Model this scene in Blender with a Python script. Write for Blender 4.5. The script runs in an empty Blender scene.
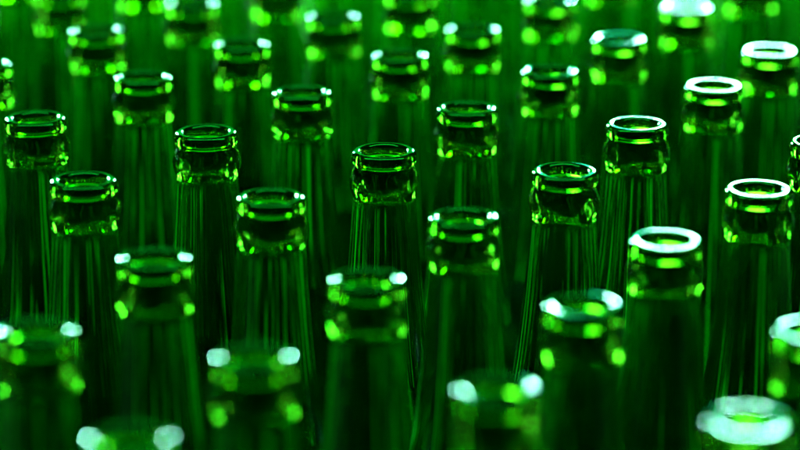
import bpy, math, random
from mathutils import Vector, Euler

R = math.radians
scene = bpy.context.scene
COL = scene.collection

# ------------------------------------------------------------------ camera
RIM_H = 0.240                      # height of the bottle mouths above the table
CAM_H = RIM_H + 0.2707             # camera height
F_PX = 2480.0                      # focal length in pixels of the 800 px wide photo
PITCH = math.atan((225 + 554) / F_PX)

cam_data = bpy.data.cameras.new('camera')
cam = bpy.data.objects.new('camera', cam_data)
COL.objects.link(cam)
cam.location = (0, 0, CAM_H)
cam.rotation_euler = (math.pi / 2 - PITCH, 0, 0)
cam_data.sensor_width = 36.0
cam_data.lens = F_PX / 800.0 * 36.0
cam_data.clip_start = 0.01
cam_data.clip_end = 50.0
cam_data.dof.use_dof = True
cam_data.dof.focus_distance = 1.005
cam_data.dof.aperture_fstop = (cam_data.lens / 1000.0) / 0.0238
cam_data.dof.aperture_blades = 0
scene.camera = cam

# ------------------------------------------------------------------ world
world = bpy.data.worlds.new('World')
scene.world = world
world.use_nodes = True
bg = world.node_tree.nodes['Background']
bg.inputs['Color'].default_value = (0.0, 1.0, 0.03, 1)
bg.inputs['Strength'].default_value = 0.012

# ------------------------------------------------------------------ lamps
def softbox(name, loc, target, sx, sy, color, radiance):
    d = bpy.data.lights.new(name, 'AREA')
    d.shape = 'RECTANGLE'
    d.size, d.size_y = sx, sy
    d.color = color
    d.energy = radiance * math.pi * sx * sy      # energy that gives this radiance
    o = bpy.data.objects.new(name, d)
    COL.objects.link(o)
    o.location = loc
    v = Vector(target) - Vector(loc)
    o.rotation_euler = v.to_track_quat('-Z', 'Y').to_euler()
    return o

AIM = (0.0, 1.0, RIM_H)
WHITE = (0.38, 1.0, 0.78)
TEAL = (0.02, 1.0, 0.45)
def at(az, el, dist):
    """A point seen from the mirror image of the camera in the plane of the mouths."""
    a, e = R(az), R(el)
    return (dist * math.cos(e) * math.sin(a), dist * math.cos(e) * math.cos(a), 2 * RIM_H - CAM_H + dist * math.sin(e))
softbox('right_softbox', at(8.2, 15.2, 7.0), AIM, 0.58, 0.52, WHITE, 380.0)
softbox('right_softbox_halo', at(8.5, 15.1, 7.1), AIM, 0.90, 0.92, TEAL, 38.0)
softbox('left_softbox', at(-19.0, 14.5, 6.5), AIM, 0.46, 0.85, WHITE, 560.0)
softbox('left_softbox_halo', at(-19.0, 14.5, 6.6), AIM, 0.95, 1.25, TEAL, 45.0)
softbox('rear_green_fill', at(-2.0, 17.0, 8.0), AIM, 5.0, 1.8, (0.004, 1.0, 0.06), 1.5)  # added fill, no real source: puts a dim green line on the lips
for x in (-0.54, -0.37, -0.22, -0.05, 0.08, 0.26, 0.40, 0.57):
    softbox('low_rear_fill_strip', (x, 1.80, 0.12), (x, 1.0, 0.17), 0.07, 0.24, (0.02, 1.0, 0.06), 2.5)  # added fill, split into strips to give green streaks between the rear bottles
softbox('overhead_fill', (0.0, 0.90, 1.35), (0.0, 1.25, RIM_H), 2.4, 0.40, (0.006, 1.0, 0.07), 11.5)  # added green fill that brightens the painted streaks on the necks

# ------------------------------------------------------------------ colour management, render
scene.view_settings.view_transform = 'Standard'
scene.view_settings.look = 'None'
scene.view_settings.exposure = 0.0
scene.view_settings.gamma = 1.0
cy = scene.cycles
cy.max_bounces = 48
cy.use_adaptive_sampling = False
cy.transmission_bounces = 48
cy.glossy_bounces = 12
cy.diffuse_bounces = 2
cy.transparent_max_bounces = 8
cy.caustics_refractive = True
cy.caustics_reflective = True
cy.blur_glossy = 0.0
cy.sample_clamp_indirect = 12.0
cy.use_denoising = True
try:
    cy.denoiser = 'OPENIMAGEDENOISE'
    cy.denoising_input_passes = 'RGB_ALBEDO_NORMAL'
except Exception:
    pass

# ------------------------------------------------------------------ materials
def glass_material(name, color, bump=0.0, streak=0.0, rough=0.0):
    m = bpy.data.materials.new(name)
    m.use_nodes = True
    nt = m.node_tree
    b = nt.nodes['Principled BSDF']
    b.inputs['Base Color'].default_value = (*color, 1)
    b.inputs['Roughness'].default_value = rough
    b.inputs['IOR'].default_value = 1.52
    b.inputs['Transmission Weight'].default_value = 1.0
    tc = nt.nodes.new('ShaderNodeTexCoord')
    mp = nt.nodes.new('ShaderNodeMapping')
    mp.inputs['Scale'].default_value = (1, 1, 0.03)
    n1 = nt.nodes.new('ShaderNodeTexNoise')
    n1.inputs['Scale'].default_value = 420.0
    n1.inputs['Detail'].default_value = 2.0
    n2 = nt.nodes.new('ShaderNodeTexNoise')
    n2.inputs['Scale'].default_value = 240.0
    n2.inputs['Detail'].default_value = 2.0
    nt.links.new(tc.outputs['Object'], mp.inputs['Vector'])
    nt.links.new(mp.outputs['Vector'], n1.inputs['Vector'])
    nt.links.new(tc.outputs['Object'], n2.inputs['Vector'])
    b1 = nt.nodes.new('ShaderNodeBump')
    b1.inputs['Strength'].default_value = 1.0
    b1.inputs['Distance'].default_value = streak
    b2 = nt.nodes.new('ShaderNodeBump')
    b2.inputs['Strength'].default_value = 1.0
    b2.inputs['Distance'].default_value = bump
    nt.links.new(n1.outputs['Fac'], b1.inputs['Height'])
    nt.links.new(n2.outputs['Fac'], b2.inputs['Height'])
    nt.links.new(b1.outputs['Normal'], b2.inputs['Normal'])
    nt.links.new(b2.outputs['Normal'], b.inputs['Normal'])
    return m

def add_light_streaks(m, freq, amount, groove):
    """Paints refracted-light streaks as diffuse green lines down the glass slope, with fine grooves."""
    nt = m.node_tree
    L = nt.links.new
    b = nt.nodes['Principled BSDF']
    out = next(n for n in nt.nodes if n.type == 'OUTPUT_MATERIAL')
    tc = nt.nodes.new('ShaderNodeTexCoord')
    sep = nt.nodes.new('ShaderNodeSeparateXYZ')
    L(tc.outputs['Object'], sep.inputs['Vector'])
    flat = nt.nodes.new('ShaderNodeCombineXYZ')
    L(sep.outputs['X'], flat.inputs['X']); L(sep.outputs['Y'], flat.inputs['Y'])
    nrm = nt.nodes.new('ShaderNodeVectorMath'); nrm.operation = 'NORMALIZE'
    L(flat.outputs['Vector'], nrm.inputs[0])
    zs = nt.nodes.new('ShaderNodeMath'); zs.operation = 'MULTIPLY'; zs.inputs[1].default_value = 0.5
    L(sep.outputs['Z'], zs.inputs[0])
    zc = nt.nodes.new('ShaderNodeCombineXYZ')
    L(zs.outputs[0], zc.inputs['Z'])
    add = nt.nodes.new('ShaderNodeVectorMath'); add.operation = 'ADD'
    L(nrm.outputs['Vector'], add.inputs[0]); L(zc.outputs['Vector'], add.inputs[1])
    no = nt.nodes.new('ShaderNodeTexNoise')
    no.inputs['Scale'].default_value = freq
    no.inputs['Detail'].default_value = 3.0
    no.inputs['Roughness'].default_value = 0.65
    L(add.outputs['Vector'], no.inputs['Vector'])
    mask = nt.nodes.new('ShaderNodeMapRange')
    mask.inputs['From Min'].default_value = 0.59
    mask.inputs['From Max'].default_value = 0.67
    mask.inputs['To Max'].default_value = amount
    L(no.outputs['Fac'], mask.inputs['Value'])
    bp = nt.nodes.new('ShaderNodeBump')
    bp.inputs['Distance'].default_value = groove
    L(no.outputs['Fac'], bp.inputs['Height'])
    L(bp.outputs['Normal'], b.inputs['Normal'])
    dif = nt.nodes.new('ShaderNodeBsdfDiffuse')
    dif.inputs['Color'].default_value = (0.03, 0.80, 0.06, 1)  # streak colour painted in place of light refracted through the glass
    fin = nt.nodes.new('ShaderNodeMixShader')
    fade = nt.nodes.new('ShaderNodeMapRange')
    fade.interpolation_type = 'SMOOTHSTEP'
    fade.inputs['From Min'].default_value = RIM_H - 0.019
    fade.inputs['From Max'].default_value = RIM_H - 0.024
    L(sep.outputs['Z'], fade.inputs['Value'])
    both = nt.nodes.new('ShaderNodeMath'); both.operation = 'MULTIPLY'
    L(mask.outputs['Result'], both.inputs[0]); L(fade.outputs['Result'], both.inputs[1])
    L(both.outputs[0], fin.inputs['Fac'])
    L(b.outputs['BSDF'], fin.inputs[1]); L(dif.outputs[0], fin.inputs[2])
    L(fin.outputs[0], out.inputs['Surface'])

G_LIP = glass_material('glass_lip', (0.24, 0.40, 0.01), bump=0.00002, streak=0.0)
G_COLLAR = glass_material('glass_collar', (0.29, 0.44, 0.015), bump=0.00002, streak=0.0)
G_NECK = glass_material('glass_neck', (0.14, 0.50, 0.02), bump=0.0, streak=0.0)
G_BODY = glass_material('glass_body', (0.14, 0.50, 0.02), bump=0.0, streak=0.0)

add_light_streaks(G_NECK, 12.0, 1.0, 0.00008)
add_light_streaks(G_BODY, 5.0, 0.25, 0.00008)

def table_material():
    m = bpy.data.materials.new('dark_table')
    m.use_nodes = True
    nt = m.node_tree
    b = nt.nodes['Principled BSDF']
    n = nt.nodes.new('ShaderNodeTexNoise')
    n.inputs['Scale'].default_value = 60.0
    n.inputs['Detail'].default_value = 6.0
    r = nt.nodes.new('ShaderNodeValToRGB')
    r.color_ramp.elements[0].color = (0.010, 0.012, 0.010, 1)
    r.color_ramp.elements[1].color = (0.030, 0.034, 0.030, 1)
    nt.links.new(n.outputs['Fac'], r.inputs['Fac'])
    nt.links.new(r.outputs['Color'], b.inputs['Base Color'])
    b.inputs['Roughness'].default_value = 0.55
    return m

# ------------------------------------------------------------------ table surface
def build_table():
    me = bpy.data.meshes.new('table_surface')
    x, y0, y1, t = 1.5, 0.2, 2.9, 0.03
    vs = [(-x, y0, 0), (x, y0, 0), (x, y1, 0), (-x, y1, 0),
          (-x, y0, -t), (x, y0, -t), (x, y1, -t), (-x, y1, -t)]
    fs = [(0, 1, 2, 3), (7, 6, 5, 4), (0, 4, 5, 1), (1, 5, 6, 2), (2, 6, 7, 3), (3, 7, 4, 0)]
    me.from_pydata(vs, [], fs)
    me.materials.append(table_material())
    o = bpy.data.objects.new('table_surface', me)
    COL.objects.link(o)
    o['kind'] = 'structure'
    o['label'] = 'dark flat surface under the crowd of green bottles'
    o['category'] = 'table'
build_table()

# ------------------------------------------------------------------ bottle
# outer profile from the mouth's inner edge, over the lip and down (radius, depth below the mouth), mm
def smooth(points, steps):
    """Catmull-Rom through the points."""
    out = []
    P = [points[0]] + points + [points[-1]]
    for i in range(1, len(P) - 2):
        p0, p1, p2, p3 = P[i - 1], P[i], P[i + 1], P[i + 2]
        for k in range(steps):
            t = k / steps
            out.append(tuple(0.5 * ((2 * p1[c]) + (-p0[c] + p2[c]) * t + (2 * p0[c] - 5 * p1[c] + 4 * p2[c] - p3[c]) * t * t
                                    + (-p0[c] + 3 * p1[c] - 3 * p2[c] + p3[c]) * t ** 3) for c in (0, 1)))
    out.append(points[-1])
    return out

OUT_LIP = smooth([(8.75, 2.9), (8.85, 1.9), (9.2, 0.8), (9.85, 0.2), (10.6, 0.02), (11.5, 0.03), (12.35, 0.35), (12.98, 1.2),
                  (13.3, 2.5), (13.25, 3.7), (12.7, 4.9), (12.0, 5.6)], 5)
OUT_COLLAR = smooth([(12.0, 5.6), (11.85, 6.3), (12.3, 7.4), (13.15, 9.0), (13.95, 11.0), (14.25, 12.8), (14.05, 14.8), (13.55, 16.8),
                     (13.08, 18.5), (12.85, 19.6)], 5)
OUT_NECK = smooth([(12.85, 19.6), (12.84, 20.8), (13.15, 26.0), (14.0, 38.0), (15.1, 52.0), (16.5, 66.0), (18.4, 82.0),
                   (20.8, 96.0)], 5)
OUT_BODY = smooth([(20.8, 96.0), (24.2, 108.0), (28.2, 120.0), (31.6, 131.0), (33.8, 143.0), (34.5, 156.0), (34.5, 190.0),
                   (34.5, 225.0), (34.2, 233.0), (32.6, 237.8), (29.5, 239.9), (27.0, 239.8), (22.0, 237.0), (10.0, 233.5), (0.0, 232.0)], 4)
IN_BODY = smooth([(0.0, 228.0), (10.0, 229.0), (22.0, 231.5), (29.0, 232.5), (31.3, 229.0), (31.9, 220.0), (31.9, 190.0), (31.9, 156.0),
                  (31.2, 144.0), (28.9, 132.0), (25.3, 120.5), (21.3, 108.5), (18.0, 96.0)], 4)
IN_NECK = smooth([(18.0, 96.0), (15.3, 82.0), (13.3, 66.0), (11.8, 52.0), (10.8, 38.0), (9.4, 26.0), (8.6, 19.6)], 5)
IN_COLLAR = smooth([(8.6, 19.6), (8.3, 16.5), (8.35, 13.0), (8.8, 9.5), (9.0, 7.5), (9.0, 5.6)], 5)
IN_LIP = smooth([(9.0, 5.6), (8.85, 4.2), (8.75, 2.9)], 4)

SEGS = 256

def lathe_grid(rows, wobble):
    """One full closed shell as a single grid; rows are (r, z, inner?)"""
    vs, fs = [], []
    for r, z, w in rows:
        for k in range(SEGS):
            a = 2 * math.pi * k / SEGS
            rr = r + (wobble(a, z) * w if r > 1.0 else 0.0)
            vs.append((rr * math.cos(a) / 1000, rr * math.sin(a) / 1000, -z / 1000 + RIM_H))
    for i in range(len(rows) - 1):
        for k in range(SEGS):
            k2 = (k + 1) % SEGS
            fs.append((i * SEGS + k, i * SEGS + k2, (i + 1) * SEGS + k2, (i + 1) * SEGS + k))
    return vs, fs

def make_bottle_meshes(seed):
    rnd = random.Random(seed)
    harm = [(n, rnd.uniform(0, 2 * math.pi), rnd.uniform(0.3, 1.0) * amp, rnd.uniform(-0.0006, 0.0006) * n ** 0.5)
            for n, amp in [(2, .10), (3, .08), (5, .05), (7, .04)] + [(k, .060 * (24.0 / k) ** 0.8) for k in range(11, 64, 4)]]
    press = [(n, rnd.uniform(0, 2 * math.pi), rnd.uniform(0.5, 1.0) * amp, rnd.uniform(0.25, 0.6) * rnd.choice((-1, 1)))
             for n, amp in ((2, .12), (3, .12), (4, .10), (6, .08), (9, .05), (13, .03))]
    def wobble(a, z):
        if 7.0 < z < 19.6:                 # uneven pressing of the collar
            swell = math.sin(math.pi * (z - 7.0) / 12.6)
            return swell * sum(A * math.cos(n * a + p + d * z) for n, p, A, d in press)
        g = min(1.0, max(0.0, (z - 20.0) / 22.0))
        return g * sum(A * math.cos(n * a + p + d * z) for n, p, A, d in harm)
    seq = [('lip', OUT_LIP, .0), ('collar', OUT_COLLAR, .6), ('neck', OUT_NECK, .5), ('body', OUT_BODY, .5),
           ('body', IN_BODY, 1.5), ('neck', IN_NECK, 1.5), ('collar', IN_COLLAR, 1.3), ('lip', IN_LIP, .0)]
    rows, owner = [], []
    for name, prof, w in seq:
        start = 1 if (rows and prof is not IN_BODY) else 0
        for q in range(start, len(prof)):
            rows.append((prof[q][0], prof[q][1], w))
            owner.append(name)
    # faces between row i-1 and i belong to owner of row i
    vs, fs = lathe_grid(rows, wobble)
    # the gap between the outer bottom centre and the inner bottom centre is no surface
    cut = next(i for i in range(1, len(rows)) if rows[i][0] == 0.0 and rows[i - 1][0] == 0.0)
    full = bpy.data.meshes.new('full_shell')
    fs_keep, fo = [], []
    for i in range(len(rows) - 1):
        if i + 1 == cut:
            continue
        for k in range(SEGS):
            fs_keep.append(fs[i * SEGS + k]); fo.append(owner[i + 1])
    full.from_pydata(vs, [], fs_keep)
    full.update()
    nor = [tuple(n.vector) for n in full.vertex_normals]
    # weld normals of the seam between the end and the start of the profile
    last = (len(rows) - 1) * SEGS
    for k in range(SEGS):
        n = (Vector(nor[k]) + Vector(nor[last + k])).normalized()
        nor[k] = nor[last + k] = tuple(n)
    out = {}
    for part in ('lip', 'collar', 'neck', 'body'):
        idx, pv, pf, pn = {}, [], [], []
        for f, o in zip(fs_keep, fo):
            if o != part:
                continue
            g = []
            for v in f:
                if v not in idx:
                    idx[v] = len(pv); pv.append(vs[v]); pn.append(nor[v])
                g.append(idx[v])
            g = g[::-1] if FLIP else g
            pf.append(g)
        me = bpy.data.meshes.new('bottle_' + part)
        me.from_pydata(pv, [], pf)
        me.materials.append({'lip': G_LIP, 'collar': G_COLLAR, 'neck': G_NECK, 'body': G_BODY}[part])
        me.polygons.foreach_set('use_smooth', [True] * len(me.polygons))
        s = -1.0 if FLIP else 1.0
        me.normals_split_custom_set_from_vertices([(n[0] * s, n[1] * s, n[2] * s) for n in pn])
        me.update()
        out[part] = me
    # orientation check: the outer side of the lip must face outwards
    bpy.data.meshes.remove(full)
    return out

FLIP = True   # profile runs downward on the outside: the plain winding faces inwards

PART_NAMES = {'lip': 'mouth_lip', 'collar': 'neck_collar', 'neck': 'neck', 'body': 'body'}

def make_bottle(seed):
    root = bpy.data.objects.new('glass_bottle', None)
    root.empty_display_size = 0.03
    COL.objects.link(root)
    for part, me in make_bottle_meshes(seed).items():
        o = bpy.data.objects.new(PART_NAMES[part], me)
        COL.objects.link(o)
        o.parent = root
    root['category'] = 'bottle'
    return root

def copy_bottle(src):
    c = src.copy()
    COL.objects.link(c)
    for ch in src.children:
        d = ch.copy()
        COL.objects.link(d)
        d.parent = c
    return c

# ------------------------------------------------------------------ where the bottles stand
# standing places on the table in millimetres: row (0 = the row in best focus at the left), place in the row -> x, y
def spot(px, py):
    c, s = math.cos(PITCH), math.sin(PITCH)
    rx, ry = (px - 400) / F_PX, -(py - 225) / F_PX
    d = (rx, c + ry * s, -s + ry * c)
    t = (RIM_H - CAM_H) / d[2]
    return d[0] * t, d[1] * t

SEEN = {
    (2, -3): (130, 438),
    (1, -2): (37, 330), (2, -2): (254, 356), (3, -2): (497, 388), (4, -2): (749, 420),
    (1, -1): (154, 257), (2, -1): (367, 278), (3, -1): (583, 304), (4, -1): (815, 330),
    (0, 0): (83, 179), (1, 0): (271, 196), (2, 0): (464, 216), (3, 0): (666, 239),
    (-1, 1): (35, 117), (0, 1): (206, 131), (1, 1): (384, 150), (2, 1): (565, 170), (3, 1): (759, 188),
    (-2, 2): (-17, 63), (-1, 2): (143, 76), (0, 2): (302, 91), (1, 2): (467, 107), (2, 2): (637, 123), (3, 2): (822, 141),
    (-2, 3): (96, 29), (-1, 3): (242, 43), (0, 3): (400, 54), (1, 3): (550, 70), (2, 3): (714, 85),
    (-2, 4): (192, 3), (-1, 4): (333, 15), (0, 4): (473, 28), (1, 4): (619, 38), (2, 4): (770, 50),
    (-1, 5): (410, -8), (0, 5): (550, -1), (1, 5): (687, 7),
}
PLACES = {k: spot(*v) for k, v in SEEN.items()}
A = (0.0774 * math.cos(R(-20.6)), 0.0774 * math.sin(R(-20.6)))
B = (0.0785 * math.cos(R(62.0)), 0.0785 * math.sin(R(62.0)))
P0 = PLACES[(0, 3)]
rnd = random.Random(11)
EXTRA = {}
for j in range(-2, 19):
    slide = rnd.uniform(-0.014, 0.014) if j > 5 else 0.0
    for i in range(-22, 14):
        if (i, j) in PLACES:
            continue
        # anchor on the nearest seen bottle of the same row where there is one
        same = [k for k in PLACES if k[1] == j]
        if same:
            k = min(same, key=lambda q: abs(q[0] - i))
            x = PLACES[k][0] + A[0] * (i - k[0]); y = PLACES[k][1] + A[1] * (i - k[0])
        else:
            x = P0[0] + A[0] * (i + slide / 0.077) + B[0] * (j - 3)
            y = P0[1] + A[1] * (i + slide / 0.077) + B[1] * (j - 3)
        x += rnd.uniform(-.002, .002); y += rnd.uniform(-.002, .002)
        half = y * 400 / F_PX
        if (i, j) == (0, -1) or x < -half - 0.26 or x > half + 0.16 or y > 1.72 or y < 0.55 or (abs(x) > half + 0.062 and j < -1):
            continue
        EXTRA[(i, j)] = (x, y)

ROW = {
    -3: 'nearest row at the bottom edge of the photo',
    -2: 'blurred front row near the bottom of the photo',
    -1: 'blurred row just in front of the sharp bottles',
    0: 'sharp row starting with a crisp bottle',
    1: 'sharpest row across the middle of the crowd',
    2: 'slightly soft row behind the sharpest one',
    3: 'blurred third row behind the sharpest one',
    4: 'strongly blurred fourth row behind the sharpest one',
    5: 'farthest row, cut by the top edge',
}
ORD = ['leftmost', 'second from left', 'third from left', 'fourth from left', 'fifth from left', 'sixth from left']
RING = {(4, -2), (4, -1), (3, 0), (3, 1), (2, 2), (2, 3), (2, 4), (1, 5), (3, 2)}

protos = [make_bottle(s) for s in (3, 8, 21, 34, 55, 89, 144)]
used = set()
def place(x, y, n, rz):
    p = n % len(protos)
    o = protos[p]
    if p in used:
        o = copy_bottle(o)
    used.add(p)
    lx, ly = lean.uniform(-R(.45), R(.45)), lean.uniform(-R(.45), R(.45))     # no bottle stands quite upright
    e = Euler((lx, ly, rz))
    top = e.to_matrix() @ Vector((0, 0, RIM_H))
    o.location = (x - top.x, y - top.y, 0)
    o.rotation_euler = e
    return o

lean = random.Random(77)
n = 0
rot = random.Random(5)
for j in sorted(ROW):
    row = sorted(k for k in SEEN if k[1] == j)
    for q, k in enumerate(row):
        o = place(*PLACES[k], n, rot.uniform(0, 2 * math.pi)); n += 1
        look = 'green bottle with a full white ring on its lip' if k in RING else 'green bottle with white glints on its lip'
        if len(row) == 1:
            o['label'] = 'green bottle alone in the ' + ROW[j]
        else:
            o['label'] = f"{'white-ringed' if k in RING else 'glinting'} green bottle, {ORD[q]} in {ROW[j]}"
        o['group'] = 'green glass bottles standing in rows'
for k in sorted(EXTRA, key=lambda k: (k[1], k[0])):
    x, y = EXTRA[k]
    o = place(x, y, n, rot.uniform(0, 2 * math.pi)); n += 1
    if k[1] >= 4:
        o['label'] = 'blurred green bottle deep in the crowd, its mouth above the top edge of the photo'
        o['group'] = 'green bottles far back with mouths out of view'
    elif x < 0:
        o['label'] = 'green bottle whose mouth lies just beyond the left edge of the photo'
        o['group'] = 'green bottles at the left end of the rows'
    else:
        o['label'] = 'green bottle whose mouth lies just beyond the right edge of the photo'
        o['group'] = 'green bottles at the right end of the rows'
print('bottles', n)
